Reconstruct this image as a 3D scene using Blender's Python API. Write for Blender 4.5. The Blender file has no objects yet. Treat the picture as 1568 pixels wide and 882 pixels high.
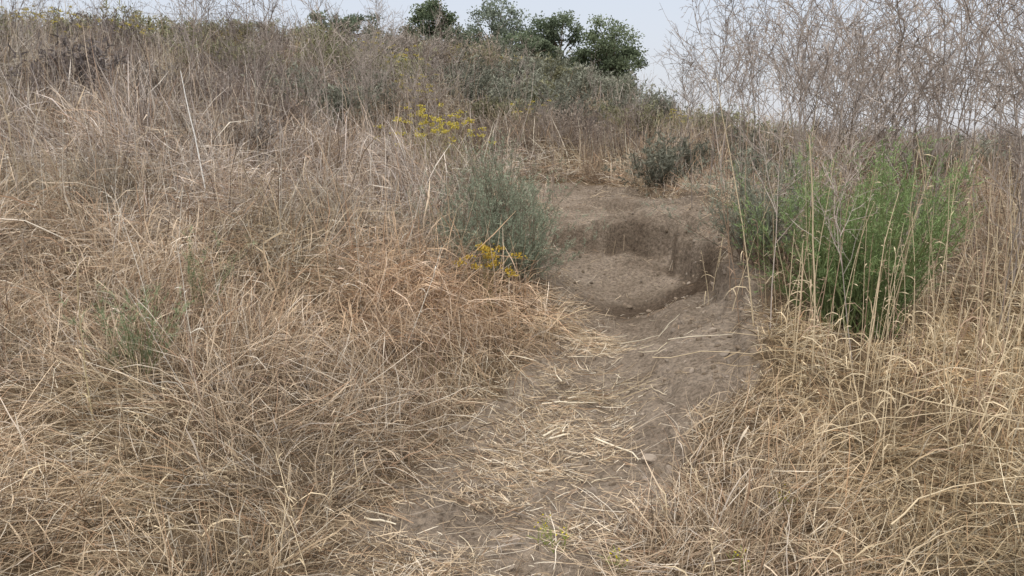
import bpy, math, random
import numpy as np
from mathutils import Matrix, Vector, Euler
R = np.random.default_rng(11)
scene = bpy.context.scene
PI = math.pi

# ------------------------------------------------------------------ noise
_perm = np.random.default_rng(5).random((256, 256))
def vnoise(x, y):
    x = np.asarray(x, float); y = np.asarray(y, float)
    xi = np.floor(x).astype(int); yi = np.floor(y).astype(int)
    fx = x - xi; fy = y - yi
    fx = fx*fx*(3-2*fx); fy = fy*fy*(3-2*fy)
    a = _perm[xi & 255, yi & 255]; b = _perm[(xi+1) & 255, yi & 255]
    c = _perm[xi & 255, (yi+1) & 255]; d = _perm[(xi+1) & 255, (yi+1) & 255]
    return (a*(1-fx)+b*fx)*(1-fy)+(c*(1-fx)+d*fx)*fy
def fbm(x, y, o=4):
    s = 0; a = .5; t = 0
    for i in range(o):
        s = s + a*vnoise(x*2**i+17.3*i, y*2**i+9.1*i); t += a; a *= .5
    return s/t
def sst(a, b, x):
    t = np.clip((x-a)/(b-a), 0, 1); return t*t*(3-2*t)

# ------------------------------------------------------------------ terrain
rows = {
 -8: [(-9, .0), (0, -.1), (9, 0)],
 -2: [(-6, .05), (0, -.05), (6, .05)],
 1: [(-5, .12), (0, -.03), (5, .1)],
 2.7: [(-5, .4), (-2, .16), (-.8, .05), (0, 0), (.8, .03), (2, .10), (5, .25)],
 3.7: [(-3, .38), (-1, .17), (-.3, .06), (.3, -.01), (.7, .03), (1.15, .20), (1.8, .24), (4, .28)],
 4.7: [(-4, .7), (-1.6, .45), (-.4, .26), (.4, .04), (.75, .06), (1.3, .33), (1.7, .40), (3.5, .34)],
 6: [(-5, 1.05), (-2.2, .78), (-.5, .45), (.3, .22), (.85, .09), (1.3, .24), (1.72, .54), (2.6, .44), (4, .5)],
 7.1: [(-2.5, 1.05), (-.5, .55), (.4, .30), (1.0, .13), (1.45, .19), (1.9, .62), (2.6, .57), (4, .65)],
 7.6: [(.5, .35), (1.0, .23), (1.5, .38)],
 8.2: [(-.3, .7), (.3, .48), (.75, .46), (1.2, .62), (1.7, .78), (2.2, .82), (4.5, .85)],
 9.5: [(-4, 1.65), (-.8, 1.0), (.2, .68), (.6, .70), (1.3, .80), (1.9, .90), (5, 1.05)],
 10: [(-6, 2.0), (-9, 2.4)],
 11: [(-1, 1.2), (.3, .95), (.9, .94), (1.6, 1.0), (4, 1.1)],
 12.5: [(-1.5, 1.4), (0, 1.2), (1, 1.2), (3, 1.25), (7, 1.2)],
 16: [(-10, 3.2), (-4, 2.6), (0, 1.95), (4, 1.6), (9, 1.45)],
 20: [(-13, 4.0), (-6, 3.5), (0, 2.8), (4, 2.15), (8, 1.7), (14, 1.5)],
 26: [(-17, 5.1), (-8, 4.9), (0, 4.0), (4, 3.0), (9, 1.8), (17, 1.2)],
 32: [(-20, 5.3), (-8, 5.2), (0, 4.6), (4, 3.5), (10, 1.4), (20, .4)],
 45: [(-25, 4), (-8, 3.5), (0, 2.8), (10, -.5), (25, -2)],
}
CP = np.array([(x, y, z) for y, l in rows.items() for x, z in l], float)
def _U(r2): return .5*r2*np.log(r2+1e-9)
n = len(CP)
Kmat = _U(((CP[:, None, :2]-CP[None, :, :2])**2).sum(-1)) + np.eye(n)*.005
Pm = np.c_[np.ones(n), CP[:, :2]]
A = np.zeros((n+3, n+3)); A[:n, :n] = Kmat; A[:n, n:] = Pm; A[n:, :n] = Pm.T
sol = np.linalg.solve(A, np.r_[CP[:, 2], 0, 0, 0])
YT = [-9, 1.0, 2.7, 3.4, 4.2, 5.3, 6.4, 7.7, 8.9, 10.3, 11.3, 12.0, 12.6]
XL = [-.5, -.6, -.72, -.55, -.25, .24, .40, .26, .30, .42, .1, -1.6, -3]
XR = [.3, .3, .42, .76, 1.28, 1.76, 2.0, 2.2, 2.3, 2.1, 1.6, 1.0, -1.5]
def xl(y): return np.interp(y, YT, XL)
def xr(y): return np.interp(y, YT, XR)
def ledge(x, y):
    # signed distance to the curving cut bank: from the left of the crest, sweeping right and toward the viewer
    wv = (fbm(x*3, y*3)-.5)*.22+(fbm(x*9+2, y*9)-.5)*.10
    lx = np.interp(y, [5.2, 6.0, 6.8, 7.4, 7.9, 8.25, 8.55, 8.8], [1.45, 1.68, 1.82, 1.80, 1.62, 1.30, .92, .45])
    sl = np.interp(y, [5.2, 7.4, 7.9, 8.25, 8.8], [1.0, .96, .75, .62, .6])
    return (x-lx)*sl+wv
def bare(x, y):
    j = (fbm(x*2.1+4, y*2.1)-.5)*.5 + (fbm(x*9, y*9)-.5)*.22
    d = np.minimum(x-xl(y), xr(y)-x) + j
    m = sst(-.08, .1, d)*sst(13, 12, y)
    return m
def height(x, y):
    x = np.asarray(x, float); y = np.asarray(y, float)
    sh = x.shape; xf = x.ravel(); yf = y.ravel()
    out = np.empty(len(xf))
    for i in range(0, len(xf), 20000):
        a = xf[i:i+20000]; b = yf[i:i+20000]
        r2 = (a[:, None]-CP[None, :, 0])**2+(b[:, None]-CP[None, :, 1])**2
        out[i:i+20000] = _U(r2)@sol[:n]+sol[n]+sol[n+1]*a+sol[n+2]*b
    z = out.reshape(sh)
    dist = np.sqrt(x**2+(y-12)**2)
    w = sst(28, 75, dist)
    z = np.clip(z, -8, 7)*(1-w)+(-7)*w
    bm = bare(x, y)
    z = z + (fbm(x*.9, y*.9, 3)-.5)*.20*(1-.8*bm)
    z = z + (fbm(x*5+3, y*5, 4)-.5)*(.05+.02*bm)+(fbm(x*15+3, y*15, 3)-.5)*.026
    s = ledge(x, y)
    win = sst(5.2, 6.4, y)*sst(9.3, 8.6, y)
    z = z + .20*win*sst(0, .05, s)*sst(1.3, .3, s) - .10*win*sst(-.32, 0, s)*sst(.03, 0, s)
    # narrow crack where the crest has broken away
    z = z - .09*win*sst(7.3, 7.8, y)*np.exp(-((s-.16-(fbm(x*5, y*5)-.5)*.2)/.035)**2)
    # upper shelf edge
    l4 = np.interp(y, [8.4, 9, 9.8, 10.8], [2.15, 1.9, 1.45, .9])+(fbm(x*3, y*3)-.5)*.30+(fbm(x*8+2, y*8)-.5)*.12
    win = sst(8.3, 8.8, y)*sst(11, 10.2, y)
    z = z + .14*win*sst(0, .06, x-l4)*sst(.9, .2, x-l4)
    l2 = xr(y)-.10+(fbm(x*2.5+9, y*2.5)-.5)*.25
    win = sst(3.8, 5.0, y)*sst(12, 10.8, y)
    z = z + .11*win*sst(0, .07, x-l2)*sst(.9, .15, x-l2)
    l3 = np.interp(y, [3.6, 4.7, 6, 7], [.75, .95, 1.15, 1.3])+(fbm(x*2+1, y*2+7)-.5)*.3
    z = z + .05*sst(3.4, 4, y)*sst(7.0, 6.4, y)*sst(0, .05, x-l3)*sst(.5, .15, x-l3)
    return z

def axis(lo, hi, step, far):
    a = list(np.arange(lo, hi, step))
    s = step; v = a[-1]
    while v < far: s *= 1.09; v += s; a.append(v)
    s = step; v = lo; pre = []
    while v > -far: s *= 1.09; v -= s; pre.append(v)
    return np.array(pre[::-1]+a)
gx = axis(-1.4, 2.8, .021, 700); gy = axis(2.0, 12.0, .023, 700)
GX, GY = np.meshgrid(gx, gy)
GZ = height(GX, GY)
nx, ny = len(gx), len(gy)
V = np.stack([GX, GY, GZ], -1).reshape(-1, 3)
ii = (np.arange(ny-1)[:, None]*nx+np.arange(nx-1)[None, :]).ravel()
F = np.stack([ii, ii+1, ii+1+nx, ii+nx], -1)

def make_mesh(name, V, F, C=None, smooth=False, mats=(), mi=None):
    me = bpy.data.meshes.new(name)
    me.vertices.add(len(V)); me.vertices.foreach_set('co', np.asarray(V, np.float32).ravel())
    k = F.shape[1]
    me.loops.add(F.size); me.loops.foreach_set('vertex_index', F.astype(np.int32).ravel())
    me.polygons.add(len(F))
    me.polygons.foreach_set('loop_start', (np.arange(len(F))*k).astype(np.int32))
    me.polygons.foreach_set('loop_total', np.full(len(F), k, np.int32))
    if mi is not None: me.polygons.foreach_set('material_index', mi.astype(np.int32))
    me.update(calc_edges=True)
    me.polygons.foreach_set('use_smooth', np.full(len(F), smooth))
    if C is not None:
        a = me.attributes.new('col', 'FLOAT_COLOR', 'POINT')
        a.data.foreach_set('color', np.c_[C, np.ones(len(C))].astype(np.float32).ravel())
    for m in mats: me.materials.append(m)
    return me
def link(name, me):
    o = bpy.data.objects.new(name, me); scene.collection.objects.link(o); return o

# ------------------------------------------------------------------ materials
def nodes(name):
    m = bpy.data.materials.new(name); m.use_nodes = True
    nt = m.node_tree; nt.nodes.clear(); return m, nt
def leafmat(name, transl=.3, inst=True, noise=0.):
    m, nt = nodes(name); N = nt.nodes; L = nt.links
    out = N.new('ShaderNodeOutputMaterial'); at = N.new('ShaderNodeAttribute'); at.attribute_name = 'col'
    col = at.outputs['Color']
    if inst:
        t = N.new('ShaderNodeAttribute'); t.attribute_type = 'INSTANCER'; t.attribute_name = 'tint'
        mx = N.new('ShaderNodeMix'); mx.data_type = 'RGBA'; mx.blend_type = 'MULTIPLY'; mx.inputs[0].default_value = 1
        L.new(col, mx.inputs[6]); L.new(t.outputs['Color'], mx.inputs[7]); col = mx.outputs[2]
    if noise:
        tc = N.new('ShaderNodeTexCoord'); nz = N.new('ShaderNodeTexNoise'); nz.inputs['Scale'].default_value = 23
        L.new(tc.outputs['Object'], nz.inputs['Vector'])
        mr = N.new('ShaderNodeMapRange'); mr.inputs[3].default_value = 1-noise; mr.inputs[4].default_value = 1+noise
        L.new(nz.outputs['Fac'], mr.inputs[0])
        vm = N.new('ShaderNodeVectorMath'); vm.operation = 'SCALE'; L.new(col, vm.inputs[0]); L.new(mr.outputs[0], vm.inputs['Scale']); col = vm.outputs[0]
    d = N.new('ShaderNodeBsdfDiffuse'); L.new(col, d.inputs[0])
    if transl:
        tr = N.new('ShaderNodeBsdfTranslucent'); mix = N.new('ShaderNodeMixShader')
        mix.inputs[0].default_value = transl; L.new(col, tr.inputs[0])
        L.new(d.outputs[0], mix.inputs[1]); L.new(tr.outputs[0], mix.inputs[2]); L.new(mix.outputs[0], out.inputs[0])
    else: L.new(d.outputs[0], out.inputs[0])
    return m
M_grass = leafmat('dry_grass_mat', .15, False)
M_weed = leafmat('dead_weed_mat', 0, True)
M_leaf = leafmat('foliage_mat', .15)
M_leaf1 = leafmat('foliage_single_mat', .25, inst=False)
M_straw = leafmat('straw_mat', 0, False, .25)

def groundmat():
    m, nt = nodes('soil_mat'); N = nt.nodes; L = nt.links
    out = N.new('ShaderNodeOutputMaterial'); b = N.new('ShaderNodeBsdfDiffuse'); b.inputs['Roughness'].default_value = .6
    tc = N.new('ShaderNodeTexCoord')
    def noise(s, det=6, ro=.6):
        k = N.new('ShaderNodeTexNoise'); k.inputs['Scale'].default_value = s; k.inputs['Detail'].default_value = det
        k.inputs['Roughness'].default_value = ro; L.new(tc.outputs['Object'], k.inputs['Vector']); return k.outputs['Fac']
    def ramp(f, stops):
        r = N.new('ShaderNodeValToRGB'); L.new(f, r.inputs[0])
        e = r.color_ramp.elements
        e[0].position = stops[0][0]; e[0].color = (*stops[0][1], 1); e[1].position = stops[-1][0]; e[1].color = (*stops[-1][1], 1)
        for p, c in stops[1:-1]:
            q = e.new(p); q.color = (*c, 1)
        return r.outputs[0]
    def mix(f, a, b2, bt='MIX'):
        x = N.new('ShaderNodeMix'); x.data_type = 'RGBA'; x.blend_type = bt
        if isinstance(f, float): x.inputs[0].default_value = f
        else: L.new(f, x.inputs[0])
        for s, v in ((6, a), (7, b2)):
            if isinstance(v, tuple): x.inputs[s].default_value = (*v, 1)
            else: L.new(v, x.inputs[s])
        return x.outputs[2]
    at = N.new('ShaderNodeAttribute'); at.attribute_name = 'col'
    sp = N.new('ShaderNodeSeparateColor'); L.new(at.outputs['Color'], sp.inputs[0])
    dirt = ramp(noise(2.6), [(.3, (.205, .16, .12)), (.5, (.285, .23, .175)), (.7, (.365, .30, .235))])
    fine = ramp(noise(34, 6, .7), [(.32, (.42, .41, .40)), (.5, (.95, .95, .95)), (.66, (1.4, 1.38, 1.35))])
    dirt = mix(.9, dirt, fine, 'MULTIPLY')
    thatch = ramp(noise(14, 5, .7), [(.3, (.07, .048, .03)), (.5, (.16, .115, .072)), (.7, (.32, .24, .155))])
    c = mix(sp.outputs[0], thatch, dirt)
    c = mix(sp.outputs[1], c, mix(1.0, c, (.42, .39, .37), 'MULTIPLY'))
    L.new(c, b.inputs['Color'])
    bp = N.new('ShaderNodeBump'); bp.inputs['Strength'].default_value = 1.0; bp.inputs['Distance'].default_value = .05
    L.new(noise(20, 6, .72), bp.inputs['Height']); L.new(bp.outputs[0], b.inputs['Normal']); L.new(b.outputs[0], out.inputs[0])
    return m
bmk = bare(GX, GY)
dn = fbm(GX*4, GY*4); sg = ledge(GX, GY)
# moist soil in the bowl plus shade painted dark along the foot of the cut
damp_shade = np.clip(np.exp(-(((GX-1.25-.1*(GY-7))/.56)**2+((GY-7.0)/.40)**2)**2)*sst(.28, .5, dn+.15)
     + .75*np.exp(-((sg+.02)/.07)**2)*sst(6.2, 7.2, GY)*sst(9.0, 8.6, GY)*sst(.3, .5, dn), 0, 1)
Cg = np.stack([bmk, damp_shade, bmk*0], -1).reshape(-1, 3)
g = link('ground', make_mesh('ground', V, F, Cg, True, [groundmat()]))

# ------------------------------------------------------------------ strand building
class MB:
    def __init__(s): s.V = []; s.F = []; s.C = []; s.n = 0
    def add(s, V, F, C):
        V = V.reshape(-1, 3); s.V.append(V.astype(np.float32)); s.F.append((F.reshape(-1, 4)+s.n).astype(np.int32)); s.C.append(C.reshape(-1, 3).astype(np.float32)); s.n += V.shape[0]
    def ribbons(s, P, W, C):
        N, K, _ = P.shape
        T = P[:, -1]-P[:, 0]; rv = R.normal(size=(N, 3)); S = np.cross(T, rv); S /= np.linalg.norm(S, axis=1, keepdims=True)+1e-9
        W = np.broadcast_to(W, (N, K))
        off = S[:, None, :]*W[:, :, None]*.5
        VV = np.stack([P-off, P+off], 2)
        b = (np.arange(N)[:, None]*K+np.arange(K-1)[None, :])*2
        FF = np.stack([b, b+1, b+3, b+2], -1)
        C = np.asarray(C)
        if C.ndim == 2: C = C[:, None, :]
        CC = np.broadcast_to(C[:, :, None, :], (N, K, 2, 3))
        s.add(VV, FF, np.array(CC))
    def tubes(s, P, Rr, C, sides=4):
        N, K, _ = P.shape
        T = np.gradient(P, axis=1); T /= np.linalg.norm(T, axis=2, keepdims=True)+1e-9
        ref = np.where(np.abs(T[..., 2:3]) > .8, np.array([1., 0, 0]), np.array([0, 0, 1.]))
        a = np.cross(T, ref); a /= np.linalg.norm(a, axis=2, keepdims=True)+1e-9; b = np.cross(T, a)
        Rr = np.broadcast_to(Rr, (N, K))
        an = np.arange(sides)*2*PI/sides
        VV = P[:, :, None, :]+Rr[:, :, None, None]*(a[:, :, None, :]*np.cos(an)[None, None, :, None]+b[:, :, None, :]*np.sin(an)[None, None, :, None])
        base = (np.arange(N)[:, None, None]*K+np.arange(K-1)[None, :, None])*sides
        j = np.arange(sides)[None, None, :]; j2 = (j+1) % sides
        FF = np.stack([base+j, base+j2, base+sides+j2, base+sides+j], -1)
        C = np.asarray(C)
        if C.ndim == 2: C = C[:, None, :]
        CC = np.broadcast_to(C[:, :, None, :], (N, K, sides, 3))
        s.add(VV, FF, np.array(CC))
    def mesh(s, name, mats, smooth=False):
        return make_mesh(name, np.concatenate(s.V), np.concatenate(s.F), np.concatenate(s.C), smooth, mats)
def unit(v): return v/(np.linalg.norm(v, axis=-1, keepdims=True)+1e-9)
def grow(base, d0, L, K, droop=0., wob=.0, kinkp=0., zmin=.004, kinkh=.9):
    N = len(base); P = np.zeros((N, K, 3)); P[:, 0] = base; d = unit(d0); st = (np.broadcast_to(L, (N,))/(K-1))[:, None]
    droop = np.broadcast_to(droop, (N,))[:, None]
    kk = np.where(R.random(N) < kinkp, R.integers(1, K-1, N), -1)
    for k in range(1, K):
        d = d+np.array([[0, 0, -1.]])*droop/K*(.4+1.4*k/K)+R.normal(size=(N, 3))*wob
        h = d.copy(); h[:, :2] += R.normal(size=(N, 2))*.8; h[:, 2] *= (1-kinkh)
        d = np.where((kk == k)[:, None], h, d); d = unit(d)
        P[:, k] = P[:, k-1]+d*st
        P[:, k, 2] = np.maximum(P[:, k, 2], zmin)
    return P
def cone(N, a0, a1, lean=(0, 0)):
    th = R.uniform(a0, a1, N); ph = R.uniform(0, 2*PI, N)
    d = np.stack([np.sin(th)*np.cos(ph)+lean[0], np.sin(th)*np.sin(ph)+lean[1], np.cos(th)], -1); return unit(d)
def disc(N, r):
    a = R.uniform(0, 2*PI, N); q = r*np.sqrt(R.random(N)); return np.stack([q*np.cos(a), q*np.sin(a), np.zeros(N)], -1)
# straw, tan, russet, grey, dark, pale
PAL = np.array([(.72, .61, .47), (.58, .475, .35), (.47, .335, .235), (.54, .49, .435), (.18, .14, .105), (.88, .82, .71)])
def pick(N, w, v=.2):
    w = np.array(w, float); i = R.choice(len(PAL), N, p=w/w.sum()); return PAL[i]*R.uniform(1-v, 1+v, (N, 1))
def coll(name, meshes):
    c = bpy.data.collections.new(name)
    for i, me in enumerate(meshes): c.objects.link(bpy.data.objects.new('%s_%02d' % (name, i), me))
    return c
def scatter(name, c, nproto, P, rot, scl, tint, idx=None):
    N = len(P)
    me = bpy.data.meshes.new(name); me.vertices.add(N); me.vertices.foreach_set('co', np.asarray(P, np.float32).ravel())
    def att(nm, ty, key, arr):
        a = me.attributes.new(nm, ty, 'POINT'); a.data.foreach_set(key, arr)
    att('rot', 'FLOAT_VECTOR', 'vector', np.asarray(rot, np.float32).ravel())
    att('scl', 'FLOAT_VECTOR', 'vector', np.asarray(scl, np.float32).ravel())
    att('tint', 'FLOAT_COLOR', 'color', np.c_[tint, np.ones(N)].astype(np.float32).ravel())
    att('idx', 'INT', 'value', (R.integers(0, nproto, N) if idx is None else idx).astype(np.int32))
    o = link(name, me)
    ng = bpy.data.node_groups.new(name+'_gn', 'GeometryNodeTree')
    ng.interface.new_socket('Geometry', in_out='INPUT', socket_type='NodeSocketGeometry')
    ng.interface.new_socket('Geometry', in_out='OUTPUT', socket_type='NodeSocketGeometry')
    gi = ng.nodes.new('NodeGroupInput'); go = ng.nodes.new('NodeGroupOutput')
    ci = ng.nodes.new('GeometryNodeCollectionInfo'); ci.inputs[0].default_value = c
    ci.inputs['Separate Children'].default_value = True; ci.inputs['Reset Children'].default_value = True
    ip = ng.nodes.new('GeometryNodeInstanceOnPoints'); ip.inputs['Pick Instance'].default_value = True
    def na(nm, ty):
        k = ng.nodes.new('GeometryNodeInputNamedAttribute'); k.data_type = ty; k.inputs['Name'].default_value = nm
        return [s for s in k.outputs if s.enabled and s.name == 'Attribute'][0]
    ng.links.new(gi.outputs[0], ip.inputs['Points']); ng.links.new(ci.outputs[0], ip.inputs['Instance'])
    ng.links.new(na('idx', 'INT'), ip.inputs['Instance Index'])
    ng.links.new(na('rot', 'FLOAT_VECTOR'), ip.inputs['Rotation'])
    ng.links.new(na('scl', 'FLOAT_VECTOR'), ip.inputs['Scale'])
    ng.links.new(ip.outputs[0], go.inputs[0])
    md = o.modifiers.new('scatter', 'NODES'); md.node_group = ng
    return o

# ------------------------------------------------------------------ dry grass: one mesh
def region_tint(x, y):
    n2 = fbm(x*1.7+3, y*1.7+8, 3)[:, None]; n3 = fbm(x*.28+40, y*.28+11, 3)[:, None]; n1 = fbm(x*.5+20, y*.5, 3)[:, None]
    tan = np.array([.95, .90, .84]); gry = np.array([.98, .94, .94]); rust = np.array([1.02, .86, .73]); gold = np.array([1.02, .94, .77]); brn = np.array([.82, .77, .74]); oli = np.array([.72, .73, .55])
    def G(cx, cy, sx, sy): return np.exp(-((x-cx)/sx)**2-((y-cy)/sy)**2)[:, None]
    t = np.ones((len(x), 3))*tan
    wg = (sst(5.0, 7.5, y)*sst(1.2, -1.0, x))[:, None]; t = t*(1-wg)+gry*wg
    w = np.clip(G(-1.1, 5.6, 1.1, 1.0)*.9+G(-.4, 5.0, .6, .8)+G(-.2, 6.4, .5, .6)*.7, 0, 1)*sst(.35, .6, n1)*.85; t = t*(1-w)+rust*w
    w = (sst(.8, 1.6, x)*sst(6.5, 5, y))[:, None]; t = t*(1-w)+gold*w
    w = (sst(1.5, 2.5, x)*sst(6.5, 9, y))[:, None]*.75; t = t*(1-w)+brn*w
    w = sst(12, 20, y)[:, None]*.7; t = t*(1-w)+(brn*(1-n3)+gry*n3)*w
    w = (sst(.48, .64, n3)*sst(11, 18, y)[:, None])*.8; t = t*(1-w)+oli*w
    w = sst(.52, .66, fbm(x*1.1+60, y*1.1+13, 3))[:, None]*.45; t = t*(1-w)+np.array([.74, .74, .62])*w
    w = (sst(3.8, 2.2, y)*sst(.3, -.8, x))[:, None]*.6; t = t*(1-w)+np.array([.80, .73, .61])*w
    return t*(.52+.94*n2)*(.85+.3*n1)  # strong noise contrast paints shadow inside the clumps into the tint
HOLES = [(2.25, 5.15, .44), (1.93, 6.0, .34), (.0, 7.2, .45)]
LY = [1.6, 2.7, 3.7, 4.7, 6, 7.1, 8.5]
LCX = [-.15, -.1, .20, .42, .66, .55, .5]; LW = [.85, .66, .44, .28, .19, .14, .1]
def litp(x, y): return np.exp(-((x-np.interp(y, LY, LCX))/np.interp(y, LY, LW))**4)*np.interp(y, [5, 6, 7, 9], [1, .7, .2, .0])
gb = MB(); total = 0
def gfield(y0, y1, dens, K, wmul, cl=12, crad=.07, lmul=1.):
    global total
    area = (y1-y0)*2*(.80*(y0+y1)/2+1.0); nc = int(area*dens/cl)
    y = R.uniform(y0, y1, nc); x = R.uniform(-1, 1, nc)*(.80*y1+1.0)
    m = np.abs(x) < .80*y+1.0; x, y = x[m], y[m]
    b = bare(x, y); edge = np.minimum(np.abs(x-xl(y)), np.abs(x-xr(y)))
    tuft = fbm(x*2.6+70, y*2.6+3, 3)
    onl = (b > .4)
    m = (b < .5*R.random(len(x))+.06) | (R.random(len(x)) < litp(x, y)*.42*sst(.35, .6, tuft))
    m &= R.random(len(x)) < sst(.22, .5, tuft)*.78+.22
    for hx, hy, hr in HOLES: m &= ((x-hx)**2+(y-hy)**2) > hr*hr
    x, y, edge, tuft, onl = x[m], y[m], edge[m], tuft[m], onl[m]
    big = fbm(x*.7+5, y*.7, 3)
    hh = (.34+.26*sst(4.5, 8, y)*sst(1.5, -1, x)+.04*sst(8, 12, y))*(.5+1.0*big)*(.45+1.1*tuft)
    hh *= .5+.5*sst(.0, .55, edge+(y > 12)*9)
    hh *= .62+.38*sst(2.2, 4.6, y)
    front = ((x > 1.2)*(x < 3.4)*(y > 3.0)*(y < 5.4)); hh = np.where(front, hh*.65, hh); hh = np.where(onl, .10, hh)
    N = len(x)*cl; i = np.repeat(np.arange(len(x)), cl); total += N
    px = x[i]+R.normal(0, crad, N); py = y[i]+R.normal(0, crad, N); hb = hh[i]
    e = .08; z0 = height(px, py); zx = (height(px+e, py)-z0)/e; zy = (height(px, py+e)-z0)/e
    zx = np.clip(zx, -1.2, 1.2); zy = np.clip(zy, -1.2, 1.2)
    matp = .5+.22*sst(4.8, 3, y[i])-.12*(y[i] > 7); upp = .06+.07*(x[i] > 1.3)*(y[i] < 7)+.22*sst(8, 12, y[i])*(x[i] > 1)
    matp = np.where(onl[i], 1.1, matp)
    u = R.random(N); ismat = u < matp; isup = (u > 1-upp) & ~ismat
    flow = fbm(x*.45+11, y*.45+31, 2)*12.6+fbm(x*2.+1, y*2., 2)*5; ang = flow[i]+R.normal(0, 1, N)*np.where(ismat, 1.0, .9)
    th = np.where(ismat, R.uniform(.8, 1.62, N), np.where(isup, R.uniform(0, .25, N), R.uniform(.05, .95, N)))
    th = np.where(onl[i], R.uniform(1.2, 1.62, N), th)
    d = np.stack([np.sin(th)*np.cos(ang), np.sin(th)*np.sin(ang), np.cos(th)], -1)
    L = np.where(ismat, R.uniform(.10, .42, N)*(.7+.6*hb/.4), np.where(isup, hb*R.uniform(1.0, 1.8, N), hb*R.uniform(.5, 1.45, N)))*lmul
    base = np.zeros((N, 3)); base[:, 2] = np.where(ismat, R.random(N)**1.5*hb*.45, 0)
    P = grow(base, d, L, K, np.where(ismat, R.uniform(-.4, 1.2, N), np.where(isup, R.uniform(-.2, .4, N), R.uniform(.2, 2.6, N))), .12, .35)
    P[:, :, 2] += P[:, :, 0]*zx[:, None]+P[:, :, 1]*zy[:, None]+z0[:, None]; P[:, :, 0] += px[:, None]; P[:, :, 1] += py[:, None]
    wd = R.uniform(.0017, .0042, N)*wmul*np.where(R.random(N) < .05, 1.9, 1)
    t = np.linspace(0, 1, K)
    prof = 1-.75*t**2; head = np.where(t > .72, 1.8, .8); head[-1] = .4
    W = wd[:, None]*np.where(((R.random(N) < .22) & ~ismat)[:, None], head, prof)
    gm = R.random(N) < (sst(5, 8, py)*sst(1.5, -1, px)*.8+.3*(py > 9))
    C = np.where(gm[:, None], pick(N, (1.5, 2, .8, 4, 1.8, 1.6)), pick(N, (3, 4, 1.8, 1.2, 1.7, 1.3)))
    C *= region_tint(x, y)[i]
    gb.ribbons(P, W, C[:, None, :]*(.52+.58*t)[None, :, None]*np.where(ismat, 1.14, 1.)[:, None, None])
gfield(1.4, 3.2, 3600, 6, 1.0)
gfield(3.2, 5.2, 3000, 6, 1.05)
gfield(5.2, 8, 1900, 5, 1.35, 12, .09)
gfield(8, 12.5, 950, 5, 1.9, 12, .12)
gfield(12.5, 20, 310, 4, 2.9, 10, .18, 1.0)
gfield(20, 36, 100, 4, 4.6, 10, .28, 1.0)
print('grass blades', total)
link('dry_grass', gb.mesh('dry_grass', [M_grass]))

# ------------------------------------------------------------------ straw litter on the trail: one mesh
lb = MB()
N = 190000; x = R.uniform(-2.0, 2.6, N); y = R.uniform(1.6, 11.5, N)
pr = litp(x, y)
ex = bare(x, y); pr = np.maximum(pr, (ex < .8)*(ex > .03)*.4); pr = np.maximum(pr, ex*.018); pr *= sst(.34, .56, fbm(x*3+9, y*3, 3))*.9+.10
m = R.random(N) < pr; x, y = x[m], y[m]; N = len(x)
print('litter', N)
e = .08; z0 = height(x, y); zx = (height(x+e, y)-z0)/e; zy = (height(x, y+e)-z0)/e
base = np.zeros((N, 3)); base[:, 2] = R.random(N)**2*.04+.004
P = grow(base, cone(N, 1.3, 1.62), R.uniform(.03, .20, N)*R.uniform(.3, 1, N), 4, 0, .12, .3)
P[:, :, 2] += P[:, :, 0]*zx[:, None]+P[:, :, 1]*zy[:, None]+z0[:, None]; P[:, :, 0] += x[:, None]; P[:, :, 1] += y[:, None]
lb.ribbons(P, R.uniform(.0014, .0042, N)[:, None]*np.array([.9, 1, 1, .5]), pick(N, (4, 4, 1.5, 1, 1.2, 2.5), .25)*np.array([1, .95, .86]))
link('straw_litter', lb.mesh('straw_litter', [M_grass]))

# ------------------------------------------------------------------ clods and pebbles
M_rock = leafmat('clod_mat', 0.0, True, .3)
def rock(seed):
    import bmesh
    bmm = bmesh.new(); bmesh.ops.create_icosphere(bmm, subdivisions=2, radius=1)
    rr = random.Random(seed); ax = [Vector((rr.gauss(0, 1), rr.gauss(0, 1), rr.gauss(0, 1))).normalized() for _ in range(9)]
    cut = [rr.uniform(.55, .9) for _ in ax]
    for v in bmm.verts:
        for a, c in zip(ax, cut):
            d = v.co.dot(a)
            if d > c: v.co -= a*(d-c)
        v.co.z *= .7
    V = np.array([v.co[:] for v in bmm.verts]); Fa = np.array([[v.index for v in f.verts] for f in bmm.faces]); bmm.free()
    c = np.ones((len(V), 3))*rr.choice([(.24, .19, .14), (.21, .165, .12), (.29, .24, .19)])
    return make_mesh('rock', V, Fa, c, False, [M_rock])
rk = [rock(i) for i in range(6)]; cr = coll('proto_rock', rk)
p = np.c_[R.uniform(-1.6, 2.6, 16000), R.uniform(2, 12, 16000)]; b = bare(p[:, 0], p[:, 1])
rim = np.exp(-((p[:, 0]-xr(p[:, 1])+.1)/.25)**2)+.7*np.exp(-((ledge(p[:, 0], p[:, 1])+.15)/.12)**2)*(p[:, 1] < 8.8)
p = p[(R.random(len(p)) < .14*b+.4*rim*b)]
N = len(p); s = .005+.022*R.random(N)**3.0; s[:20] = R.uniform(.022, .045, 20)
scatter('soil_clods', cr, 6, np.c_[p, height(p[:, 0], p[:, 1])+s*.1], R.uniform(0, 6.28, (N, 3)), np.c_[s, s, s], R.uniform(.7, 1.3, (N, 1))*np.ones((1, 3)))

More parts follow.
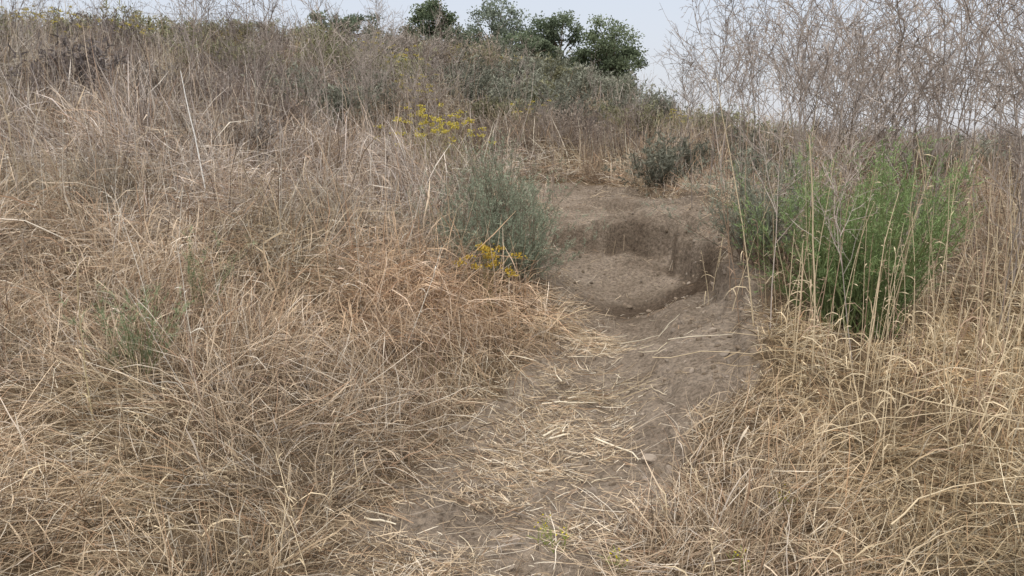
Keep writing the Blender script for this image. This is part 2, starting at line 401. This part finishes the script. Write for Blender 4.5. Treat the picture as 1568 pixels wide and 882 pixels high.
# ------------------------------------------------------------------ shrubs
def sage(h, r, stems, twigs, leaves, c0, c1, leaf=.028, lw=.003, spread=.75, stemc=(.25, .19, .14), mat=None, up=.5, name='s', dark=.5):
    b = MB(); K = 6
    base = disc(stems, r*.3)
    d = cone(stems, .02, spread); d[:, :2] += base[:, :2]/max(r, .01)*.4
    L = h*R.uniform(.5, 1.06, stems)
    P = grow(base, d, L, K, -up*R.uniform(.0, 1.0, stems), .09)
    b.tubes(P, np.linspace(.0045, .0012, K)[None, :]*h, np.broadcast_to(np.array(stemc)*R.uniform(.7, 1.3, (stems, 1)), (stems, 3)), 3)
    n2 = stems*twigs; i = np.repeat(np.arange(stems), twigs); t = R.uniform(.12, 1, n2)**.85
    k = np.minimum((t*(K-1)).astype(int), K-2); f = (t*(K-1)-k)[:, None]
    q = P[i, k]*(1-f)+P[i, k+1]*f; dd = unit(P[i, k+1]-P[i, k])+R.normal(size=(n2, 3))*.7+np.array([0, 0, .25])
    tl = h*R.uniform(.07, .17, n2); K2 = 4
    P2 = grow(q, dd, tl, K2, -.4, .12, zmin=-9)
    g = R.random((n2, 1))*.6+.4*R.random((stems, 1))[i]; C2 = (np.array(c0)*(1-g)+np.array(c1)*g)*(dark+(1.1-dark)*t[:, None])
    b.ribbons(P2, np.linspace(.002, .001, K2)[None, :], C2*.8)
    n3 = n2*leaves; i = np.repeat(np.arange(n2), leaves); t = R.uniform(.05, 1, n3); k = np.minimum((t*(K2-1)).astype(int), K2-2); f = (t*(K2-1)-k)[:, None]
    q = P2[i, k]*(1-f)+P2[i, k+1]*f; dd = unit(P2[i, k+1]-P2[i, k])*.7+R.normal(size=(n3, 3))*.65
    P3 = grow(q, dd, R.uniform(.5, 1.2, n3)*leaf, 3, -.2, .1, zmin=-9)
    b.ribbons(P3, np.array([[.7, 1, .3]])*lw, C2[i]*R.uniform(.75, 1.3, (n3, 1)))
    return b.mesh(name, [mat or M_leaf1])
def place(name, me, x, y, rz=0, s=(1, 1, 1), dz=-.02):
    o = link(name, me); o.location = (x, y, float(height(np.array([x]), np.array([y]))[0])+dz); o.rotation_euler = (0, 0, rz); o.scale = s; return o
SG0, SG1 = (.18, .205, .14), (.41, .45, .33)
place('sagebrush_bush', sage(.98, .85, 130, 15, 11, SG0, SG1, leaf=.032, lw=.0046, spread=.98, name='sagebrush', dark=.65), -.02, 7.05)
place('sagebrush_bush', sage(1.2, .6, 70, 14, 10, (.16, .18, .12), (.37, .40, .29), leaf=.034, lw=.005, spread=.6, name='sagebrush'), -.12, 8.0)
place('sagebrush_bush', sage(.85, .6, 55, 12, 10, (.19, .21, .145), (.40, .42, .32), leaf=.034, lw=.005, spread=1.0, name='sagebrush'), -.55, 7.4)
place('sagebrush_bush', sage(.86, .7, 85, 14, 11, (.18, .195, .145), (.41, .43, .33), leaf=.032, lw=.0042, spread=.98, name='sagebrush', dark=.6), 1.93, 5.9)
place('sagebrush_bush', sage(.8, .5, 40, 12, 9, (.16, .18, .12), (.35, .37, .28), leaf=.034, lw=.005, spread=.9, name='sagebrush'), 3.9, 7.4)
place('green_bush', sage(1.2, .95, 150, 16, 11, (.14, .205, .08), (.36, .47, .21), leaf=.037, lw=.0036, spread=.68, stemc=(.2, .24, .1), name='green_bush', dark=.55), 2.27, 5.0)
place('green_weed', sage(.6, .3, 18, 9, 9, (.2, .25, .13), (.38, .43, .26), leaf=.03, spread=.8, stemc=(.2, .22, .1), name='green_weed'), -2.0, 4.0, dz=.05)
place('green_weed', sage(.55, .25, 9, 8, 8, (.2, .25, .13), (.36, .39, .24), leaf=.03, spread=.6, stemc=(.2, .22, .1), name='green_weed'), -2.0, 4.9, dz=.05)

# hillside scrub (instanced)
bp = [sage(.75, .55, 30, 10, 5, (.6, .6, .6), (1, 1, 1), leaf=.07, lw=.017, spread=1.05, stemc=(.6, .5, .45), mat=M_leaf, name='brush', dark=.5) for _ in range(4)] + \
     [sage(.9, .5, 50, 7, 2, (.7, .65, .6), (1, .97, .93), leaf=.05, lw=.009, spread=.65, stemc=(.9, .8, .7), mat=M_leaf, name='twigs', dark=.5) for _ in range(3)]
cb = coll('proto_brush', bp)
bx = []
def blot(cx, cy, sx, sy, n, col, s=1., ids=(0, 1, 2, 3), v=.25):
    for _ in range(n):
        x, y = R.normal(cx, sx), R.normal(cy, sy); c = np.array(col)*R.uniform(1-v, 1+v)
        bx.append((x, y, s*R.uniform(.75, 1.3), c, R.choice(ids)))
SAGE = (.30, .305, .235); OLI = (.33, .32, .19); YEL = (.44, .37, .16); GRB = (.40, .35, .30); BR = (.36, .295, .23); PUR = (.31, .27, .25)
TW = (4, 5, 6)
blot(-2.5, 27, 3.0, 2.2, 26, SAGE, 1.4); blot(1.5, 25.5, 1.6, 2.2, 18, SAGE, 1.3); blot(-8, 27, 3, 2, 16, OLI, 1.5)
blot(-2.0, 22, 1.0, 1.0, 10, GRB, 1.7, (0, 4, 5)); blot(-1.4, 17.5, 1.2, 1.5, 11, SAGE, 1.25); blot(-4, 20, 2.5, 2, 16, OLI, 1.3)
blot(1.0, 18, 1.4, 2, 10, OLI, 1.1); blot(.6, 14.2, 1.2, .7, 8, GRB, 1.0, (0, 4, 5)); blot(3, 15, 1.6, 1.2, 12, PUR, 1.0, TW)
blot(6.5, 15, 2.5, 1.6, 18, PUR, .95, TW); blot(10, 17, 3, 2, 18, BR, .95, TW); blot(8, 13, 2, 1.0, 9, SAGE, .9)
blot(3.2, 20.5, 1.5, 1.2, 12, SAGE, 1.1); blot(-12, 23, 4, 2, 22, OLI, 1.3); blot(-6, 24, 3, 2, 8, YEL, 1.1); blot(-9, 17, 3, 2.5, 18, GRB, 1.2, (0, 4, 5))
blot(-4.2, 12.5, 1.2, .8, 10, PUR, 1.1, TW); blot(-3.2, 14, .8, .8, 9, SAGE, 1.1); blot(-1.9, 12.6, .8, .7, 8, BR, 1.1, TW); blot(-5.5, 9, 1.2, 1, 6, PUR, .8, TW)
blot(-2.6, 8.4, .8, .9, 5, BR, .7, TW); blot(5.5, 9.5, 1.0, 1.2, 8, BR, .8, TW); blot(4.6, 11.5, 1.2, 1, 8, SAGE, .85)
blot(2.3, 11.9, .9, .5, 6, BR, .7, TW); blot(6, 20, 3, 1.2, 10, OLI, .9); blot(-6.5, 14.5, 2, 1.5, 12, PUR, 1.2, (4, 5, 6, 1)); blot(-10, 20, 3, 2, 14, PUR, 1.4, (4, 5, 0))
blot(-14, 26, 4, 2, 16, OLI, 1.4); blot(0.5, 28, 2.6, .8, 14, (.24, .26, .18), 1.5); blot(-7, 12, 2.5, 1.5, 12, GRB, 1.0, (4, 5, 0)); blot(-3, 16, 2, 1.5, 10, (.34, .29, .24), 1.2, (0, 4, 5))
xs = np.array([q[0] for q in bx]); ys = np.array([q[1] for q in bx]); kp = bare(xs, ys) < .3
zz = height(xs, ys); S = np.array([q[2] for q in bx]); Cc = np.array([q[3] for q in bx]); Id = np.array([q[4] for q in bx])
N = kp.sum()
scatter('hillside_brush', cb, 7, np.c_[xs, ys, zz-.03][kp], np.c_[np.zeros(N), np.zeros(N), R.uniform(0, 6.28, N)], np.c_[S, S, S*.9][kp], Cc[kp], Id[kp])

# ------------------------------------------------------------------ dead mustard skeletons
def mustard(H, dense=1.):
    b = MB(); segs = {6: [], 4: []}; rad = {6: [], 4: []}; pods = []
    col = np.array((.35, .305, .265))
    def br(base, d, L, r0, r1, K, wob=.07, droop=-.15):
        P = grow(np.array([base]), np.array([d]), L, K, droop, wob)[0]
        segs[K].append(P); rad[K].append(np.linspace(r0, r1, K)); return P
    M = br((0, 0, 0), (R.normal(0, .08), R.normal(0, .08), 1), H, .0052, .0018, 6, .05)
    def pt(P, t):
        K = len(P); k = min(int(t*(K-1)), K-2); f = t*(K-1)-k; return P[k]*(1-f)+P[k+1]*f, unit(P[k+1]-P[k])
    def podrow(P, t0, n):
        for j in range(n):
            q, d = pt(P, t0+(1-t0)*(j+R.random())/n); pods.append((q, d*.7+R.normal(size=3)*.5))
    podrow(M, .6, 10)
    for j in range(int(R.integers(9, 13)*dense)):
        t = R.uniform(.36, .97); q, d = pt(M, t); a = R.uniform(0, 2*PI); th = R.uniform(.4, .95)
        dd = np.array([math.sin(th)*math.cos(a), math.sin(th)*math.sin(a), math.cos(th)])
        B = br(q, dd, H*(1.15-t)*R.uniform(.4, .75), .0032, .0015, 6, .15); podrow(B, .3, 8)
        for k in range(R.integers(3, 6)):
            q, d = pt(B, R.uniform(.15, .95)); B2 = br(q, d*.8+R.normal(size=3)*.6, H*R.uniform(.08, .22), .0022, .0013, 4, .18); podrow(B2, .2, 4)
    for K in segs:
        P = np.array(segs[K]); b.tubes(P, np.array(rad[K]), np.broadcast_to(col, (len(P), 3))*R.uniform(.75, 1.3, (len(P), 1)), 3)
    q = np.array([p[0] for p in pods]); d = np.array([p[1] for p in pods]); n = len(q)
    b.ribbons(grow(q, d, R.uniform(.025, .055, n), 3, 0, .05), np.array([[.0015, .0045, .001]]), col*R.uniform(.8, 1.5, (n, 1)))
    return b.mesh('mustard', [M_weed])
mu = [mustard(H) for H in (1.9, 1.7, 1.8, 1.6, 1.95, 1.5, 1.75, 1.4)]; cm = coll('proto_mustard', mu)
L = []
for _ in range(52):
    y = R.uniform(5.6, 10.5); u = R.uniform(.34, .82); L.append((u*y, y, R.uniform(.95, 1.25)*(1.0+.36*min(1, max(0, (u-.3)/.3)))))
for _ in range(18):
    y = R.uniform(8, 12.5); u = R.uniform(.2, .4); L.append((u*y, y, R.uniform(.95, 1.4)))
for _ in range(16): y = R.uniform(11, 17); L.append((y*R.uniform(.2, .75), y, R.uniform(1.1, 1.45)))
for _ in range(34): y = R.uniform(10, 18); L.append((-y*R.uniform(.08, .36), y, R.uniform(.75, 1.35)))
for _ in range(24): y = R.uniform(10, 18); L.append((-y*R.uniform(.35, .75), y, R.uniform(.9, 1.4)))
for _ in range(12): y = R.uniform(12, 18); L.append((y*R.uniform(-.08, .2), y, R.uniform(.5, .95)))
L += [(-3.6, 10.8, 1.45), (-2.3, 9.8, 1.4), (-2.9, 8.4, 1.2), (.6, 10.9, .8), (2.4, 9.4, 1.1), (4.1, 5.9, 1.25), (4.4, 6.5, 1.35), (3.3, 6.6, 1.3), (3.2, 7.6, 1.4),
      (3.3, 5.0, 1.2), (2.9, 5.9, 1.25), (1.62, 4.7, .95), (2.0, 4.35, .75), (2.9, 4.5, 1.0), (3.4, 4.4, 1.1), (2.5, 7.3, 1.3), (2.45, 6.4, 1.15), (3.9, 5.1, 1.25), (2.3, 8.3, 1.2)]
L = np.array(L); N = len(L); t = np.ones((N, 3))*np.array([1, .98, .97])*R.uniform(.65, 1.15, (N, 1))
scatter('dead_mustard_plants', cm, len(mu), np.c_[L[:, 0], L[:, 1], height(L[:, 0], L[:, 1])-.02], np.c_[R.normal(0, .07, (N, 2)), R.uniform(0, 6.28, N)], np.repeat(L[:, 2:3], 3, 1), t)

# ------------------------------------------------------------------ tall dry stalks
b = MB()
def stalk(x, y, h, dx=0, dy=0, r=.004, col=(.68, .53, .32), spik=14, droop=.15, K=8):
    z = float(height(np.array([x]), np.array([y]))[0])-.02
    P = grow(np.array([[x, y, z]]), np.array([[dx, dy, 1.]]), h, K, droop, .035, zmin=z-1)
    c = np.array([col])*R.uniform(.85, 1.15)
    b.tubes(P, np.linspace(r, r*.4, K)[None, :], c, 4)
    if spik:
        i = R.uniform(.4, 1, spik); k = np.minimum((i*(K-1)).astype(int), K-2); f = (i*(K-1)-k)[:, None]
        q = P[0, k]*(1-f)+P[0, k+1]*f
        b.ribbons(grow(q, cone(spik, .2, 1.3), R.uniform(.02, .06, spik), 4, 1.2, .1, zmin=-9), np.array([[.001, .0015, .005, .001]]), np.repeat(c*.95, spik, 0))
    for t in (.2, .42):
        k = int(t*(K-1)); q = P[0, k:k+1]
        b.ribbons(grow(q, cone(1, .3, .8), R.uniform(.12, .25), 5, 2.5, .15, zmin=-9), np.array([[.006, .007, .006, .004, .001]]), c)
GOLD = (.66, .54, .36); PALE = (.82, .77, .66)
for a in [(1.70, 4.2, 1.35, -.06, 0, .0065), (1.55, 4.8, 1.6, -.12, 0, .005), (1.9, 4.0, .9, .05, 0, .005), (2.42, 4.5, .9, 0, 0, .004), (2.6, 4.2, 1.15, .02, 0, .0045),
          (2.75, 4.3, 1.0, .22, 0, .007), (2.9, 4.0, 1.1, -.1, 0, .005), (2.3, 3.9, .8, -.08, 0, .004), (2.1, 4.4, 1.05, .04, .05, .004), (3.1, 4.6, 1.3, .1, 0, .005),
          (1.55, 4.1, .8, .05, 0, .004), (2.55, 5.0, 1.25, .12, 0, .0045), (3.4, 5.0, 1.3, -.05, 0, .005), (1.85, 4.7, 1.1, .02, 0, .004), (2.9, 5.3, 1.35, .0, 0, .004),
          (2.2, 3.5, .7, .3, 0, .005), (1.4, 3.6, .6, -.1, 0, .003), (1.7, 3.4, .6, .15, 0, .004), (2.45, 3.6, .9, -.12, 0, .0045), (2.7, 3.7, 1.0, .1, 0, .004)]:
    stalk(*a, col=GOLD, spik=9)
for _ in range(190):
    y = R.uniform(3.1, 6.8); x = R.uniform(1.5, max(.85*y, 2.))
    stalk(x, y, R.uniform(.45, 1.4), R.normal(0, .14), R.normal(0, .12), R.uniform(.002, .0036), GOLD if R.random() < .6 else (.42, .30, .21), 8)
stalk(-2.72, 6.9, 1.3, -.03, 0, .0085, (.9, .87, .8), 0, 0); stalk(-4.0, 7.5, .8, -.1, 0, .003, PALE, 8)
stalk(-2.62, 8.0, 2.1, .02, 0, .0065, (.33, .30, .25), 20, 0); stalk(.55, 10.4, 1.2, .03, 0, .007, (.28, .22, .17), 16, 0); stalk(-.1, 12, 1.1, -.03, 0, .006, (.28, .22, .17), 16, 0)
stalk(-2.0, 3.5, .85, -.06, 0, .0045, (.6, .5, .3), 6); stalk(-2.15, 3.7, .7, .02, 0, .003, (.6, .45, .3), 8)
for _ in range(130):
    y = R.uniform(3.5, 12); x = -R.uniform(.05, .8)*y
    if bare(np.array([x]), np.array([y]))[0] > .2: continue
    stalk(x, y, R.uniform(.35, .9), R.normal(0, .15), R.normal(0, .1), R.uniform(.0015, .003), PALE if R.random() < .45 else (.32, .23, .17), 8)
for _ in range(26):
    y = R.uniform(10, 16); stalk(-y*R.uniform(.3, .75), y, R.uniform(1.2, 2.3), R.normal(0, .07), 0, .0036, (.62, .53, .4), 12)
for _ in range(40):
    y = R.uniform(2.3, 3.6); x = R.choice([-1, 1])*R.uniform(.6, .75*y)
    stalk(x, y, R.uniform(.2, .5), R.normal(0, .6), R.normal(0, .4), R.uniform(.0018, .003), GOLD, 6, .8)
link('tall_dry_stalks', b.mesh('tall_dry_stalks', [M_straw], True))

b = MB()
def fallen(x, y, ang, L, r, col=(.74, .62, .43), lift=.03, bend=.1, K=7, up=.0, wob=0.):
    t = np.linspace(-.5, .5, K)*L; px = x+np.cos(ang)*t+bend*np.sin(ang)*(t/L)**2*L*2; py = y+np.sin(ang)*t-bend*np.cos(ang)*(t/L)**2*L*2
    pz = height(px, py); pz = np.maximum(pz, pz.mean()*.6+pz*.4)+lift+up*np.linspace(0, 1, K)
    Q = np.stack([px, py, pz], -1)+R.normal(0, wob+1e-6, (K, 3))
    b.tubes(Q[None], np.linspace(r, r*.5, K)[None], np.array([col]), 5)
for a in [(.35, 4.55, .1, .34, .006), (.22, 4.15, .9, .18, .008), (.26, 4.1, .5, .14, .008), (.3, 4.2, 1.3, .14, .006), (.57, 3.9, -1.0, .36, .007), (.3, 5.0, 1.7, .25, .005),
          (-.55, 3.0, -.2, .14, .006), (.55, 5.4, .1, .3, .004), (.8, 6.1, .4, .3, .004), (1.3, 5.0, -.3, .5, .003), (1.0, 5.7, .3, .4, .003)]:
    fallen(*a, col=(.80, .71, .54))
for _ in range(45):
    y = R.uniform(2.2, 6); c = np.interp(y, [2, 4.7, 6], [-.1, .45, .75]); fallen(R.normal(c, .35), y, R.uniform(0, 3.14), R.uniform(.06, .22), R.uniform(.002, .004), col=tuple(np.array((.76, .65, .47))*R.uniform(.7, 1.15)), lift=.012, bend=R.normal(0, .15))
for a in [(1.9, 2.9, .2, 1.2, .0035, .2, .35), (2.3, 3.2, -.35, 1.1, .0035, .28, -.3), (1.8, 3.3, .1, 1.0, .003, .28, .2), (2.2, 2.7, -.6, .8, .0038, .16, .4), (1.5, 2.6, .6, .7, .003, .14, .3), (1.2, 3.2, -.3, .7, .0025, .16, .2), (1.3, 4.2, -.45, 1.0, .0028, .2, .1)]:
    fallen(a[0], a[1], a[2], a[3], a[4], col=(.62, .50, .33), lift=a[5], bend=a[6], K=12, wob=.006)
link('fallen_straws', b.mesh('fallen_straws', [M_straw], True))

# ------------------------------------------------------------------ yellow flowers
def flowers(nst, h, col, size=.009, per=22, r=.1, spread=.4, stem=(.30, .26, .13)):
    b = MB(); K = 6
    P = grow(disc(nst, r), cone(nst, .02, spread), h*R.uniform(.65, 1.05, nst), K, -.1, .08)
    b.tubes(P, np.linspace(.002, .001, K)[None], np.broadcast_to(np.array(stem), (nst, 3)), 3)
    n2 = nst*12; i = R.integers(0, nst, n2); k = R.integers(1, K-1, n2)
    b.ribbons(grow(P[i, k], cone(n2, .2, 1.3), R.uniform(.02, .06, n2), 3, .3, .1), np.array([[.002, .003, .001]]), np.array(stem)*R.uniform(.7, 1.4, (n2, 1)))
    n3 = nst*per; i = np.repeat(np.arange(nst), per); c = P[i, -1]+R.normal(size=(n3, 3))*np.array([.022, .022, .010])
    for a in (0, 1):
        d = R.normal(size=(n3, 3)); d = unit(d)*size
        PPp = np.stack([c-d*.5, c, c+d*.5], 1)
        b.ribbons(PPp, np.array([[.5, 1, .5]])*size, np.array(col)*R.uniform(.6, 1.2, (n3, 1)))
    return b.mesh('flowers', [M_leaf1])
place('yellow_flower_plant', flowers(17, .60, (.60, .44, .09), .014, 30, .06, .40, (.24, .2, .1)), -.19, 5.95)
fl = [flowers(16, .85, (.66, .56, .13), .017, 16, .25, .6, (.40, .37, .18)) for _ in range(3)]
for (x, y, s) in [(-1.0, 10.9, 1.3), (-.75, 10.5, 1.2), (-1.35, 11.4, 1.3), (-1.15, 10.3, 1.1), (-3.4, 20, 1.5), (-2.6, 18.5, 1.4), (-12.5, 21.5, 1.5), (-9.5, 20, 1.4), (-11, 20.5, 1.4), (-1.6, 15, 1.1), (.3, 15.5, 1), (3.6, 17.5, .9), (-14, 23, 1.4), (-2.1, 16.5, 1.1)]:
    place('yellow_flower_plant', fl[R.integers(0, 3)], x, y, R.uniform(0, 6), (s, s, s))
sm = flowers(3, .14, (.8, .68, .05), .007, 3, .04, .4, (.3, .34, .1))
for (x, y) in [(.18, 2.9), (.12, 3.0), (.42, 2.75), (.9, 2.75), (1.15, 3.1)]:
    place('small_yellow_wildflower', sm, x, y, R.uniform(0, 6))

# ------------------------------------------------------------------ skyline trees
M_bark = leafmat('bark_mat', 0., False, .3)
def tree(name, x, y, H, rx, ry, seed, c0, c1, clumps=34, leaves=190, leaf=.075, zlow=.04, crs=1.):
    global R
    keepR = R; R = np.random.default_rng(seed)
    b = MB(); cs = []
    while len(cs) < clumps:
        v = R.uniform(-1, 1, 3)
        if (v**2).sum() > 1: continue
        wob = .72+.55*fbm(np.array([math.atan2(v[1], v[0])*1.2+seed]), np.array([v[2]*2+seed]))[0]
        cs.append((v[0]*rx*wob, v[1]*ry*wob, H*(zlow+.5*(1-zlow))+v[2]*H*.46*(1-zlow)*wob))
    cs = np.array(cs)
    trunkP = grow(np.array([[0, 0, -.1]]), np.array([[.05, 0, 1.]]), H*.5, 7, 0, .06)
    b.tubes(trunkP, np.linspace(.11, .06, 7)[None], np.array([[.16, .12, .09]]), 8)
    st = trunkP[0, R.integers(1, 7, len(cs))]; t = np.linspace(0, 1, 6)[None, :, None]
    mid = (st+cs)/2+R.normal(size=cs.shape)*.1
    LP = st[:, None]*(1-t)**2+2*mid[:, None]*t*(1-t)+cs[:, None]*t*t
    b.tubes(LP, np.linspace(.035, .008, 6)[None], np.broadcast_to(np.array([.15, .115, .085]), (len(cs), 3)), 5)
    nFt = sum(f.shape[0] for f in b.F)
    i = np.repeat(np.arange(len(cs)), leaves); n3 = len(i)
    cr = R.uniform(.22, .46, len(cs))*(H/2.5)*crs
    v = unit(R.normal(size=(n3, 3)))*(R.random((n3, 1))**.6)*cr[i][:, None]*np.array([1.1, 1.1, .8])*(.7+.6*R.random((n3, 1)))
    q = cs[i]+v; g = R.random((len(cs), 1))[i]*.7+.3*R.random((n3, 1))
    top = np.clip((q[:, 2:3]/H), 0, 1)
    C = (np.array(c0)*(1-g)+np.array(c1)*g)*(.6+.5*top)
    d = unit(v+R.normal(size=(n3, 3))*.5*cr.mean()+np.array([0, 0, .05]))*leaf*R.uniform(.6, 1.2, (n3, 1))
    b.ribbons(np.stack([q-d*.5, q, q+d*.5], 1), np.array([[.2, .65, .15]])*leaf, C)
    me = b.mesh(name, [M_bark, M_leaf1]); mi = np.ones(len(me.polygons), np.int32); mi[:nFt] = 0
    me.polygons.foreach_set('material_index', mi)
    R = keepR
    return place(name, me, x, y, 0, dz=-.05)
D0, D1 = (.10, .13, .08), (.26, .30, .18)  # crown colours here and below are paled to paint in distance haze
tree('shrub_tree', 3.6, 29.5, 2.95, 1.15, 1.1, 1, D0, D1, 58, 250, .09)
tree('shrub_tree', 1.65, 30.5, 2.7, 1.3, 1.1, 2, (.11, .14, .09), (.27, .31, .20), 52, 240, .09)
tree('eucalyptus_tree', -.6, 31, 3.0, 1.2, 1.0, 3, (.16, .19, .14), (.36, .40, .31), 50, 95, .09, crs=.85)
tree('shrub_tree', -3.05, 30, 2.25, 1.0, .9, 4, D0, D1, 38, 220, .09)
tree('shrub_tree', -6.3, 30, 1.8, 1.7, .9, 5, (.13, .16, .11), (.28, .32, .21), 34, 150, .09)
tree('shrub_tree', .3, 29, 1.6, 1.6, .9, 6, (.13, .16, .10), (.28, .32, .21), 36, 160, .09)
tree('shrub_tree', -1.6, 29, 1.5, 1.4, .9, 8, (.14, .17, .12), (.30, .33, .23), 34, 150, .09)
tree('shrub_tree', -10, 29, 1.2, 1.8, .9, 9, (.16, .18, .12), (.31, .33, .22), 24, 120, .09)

# ------------------------------------------------------------------ world, sun, camera
w = bpy.data.worlds.new('World'); scene.world = w; w.use_nodes = True
nt = w.node_tree; nt.nodes.clear(); N = nt.nodes; Lk = nt.links
SE, SR = math.radians(62), math.radians(200)
sky = N.new('ShaderNodeTexSky'); sky.sky_type = 'NISHITA'; sky.sun_disc = False; sky.sun_elevation = SE; sky.sun_rotation = SR
sky.dust_density = 6; sky.air_density = 1.0
bg1 = N.new('ShaderNodeBackground'); bg1.inputs[1].default_value = .05; Lk.new(sky.outputs[0], bg1.inputs[0])
tc = N.new('ShaderNodeTexCoord'); sp = N.new('ShaderNodeSeparateXYZ'); Lk.new(tc.outputs['Generated'], sp.inputs[0])
rp = N.new('ShaderNodeValToRGB'); Lk.new(sp.outputs['Z'], rp.inputs[0])
e = rp.color_ramp.elements; e[0].position = 0; e[0].color = (.69, .69, .715, 1); e[1].position = 1; e[1].color = (1.16, 1.17, 1.2, 1)
k = e.new(.2); k.color = (.60, .64, .71, 1); k = e.new(.5); k.color = (.96, .99, 1.04, 1)
bg2 = N.new('ShaderNodeBackground'); Lk.new(rp.outputs[0], bg2.inputs[0]); bg2.inputs[1].default_value = 1.0
ad = N.new('ShaderNodeAddShader'); Lk.new(bg1.outputs[0], ad.inputs[0]); Lk.new(bg2.outputs[0], ad.inputs[1])
wo = N.new('ShaderNodeOutputWorld'); Lk.new(ad.outputs[0], wo.inputs[0])
sl = bpy.data.lights.new('sun', 'SUN'); sl.energy = 1.35; sl.angle = math.radians(18); sl.color = (1, .97, .92)
so = bpy.data.objects.new('sun', sl); scene.collection.objects.link(so)
dv = Vector((math.sin(SR)*math.cos(SE), math.cos(SR)*math.cos(SE), math.sin(SE)))
so.rotation_euler = dv.to_track_quat('Z', 'Y').to_euler(); so.location = (0, 0, 30)

cam = bpy.data.cameras.new('camera'); co = bpy.data.objects.new('camera', cam); scene.collection.objects.link(co)
co.location = (0, 0, 1.6); co.rotation_euler = (math.radians(80), 0, 0); cam.lens = 27; cam.sensor_width = 36; cam.clip_end = 3000; cam.clip_start = .05
scene.camera = co
scene.view_settings.view_transform = 'Standard'; scene.view_settings.look = 'None'; scene.view_settings.exposure = 0
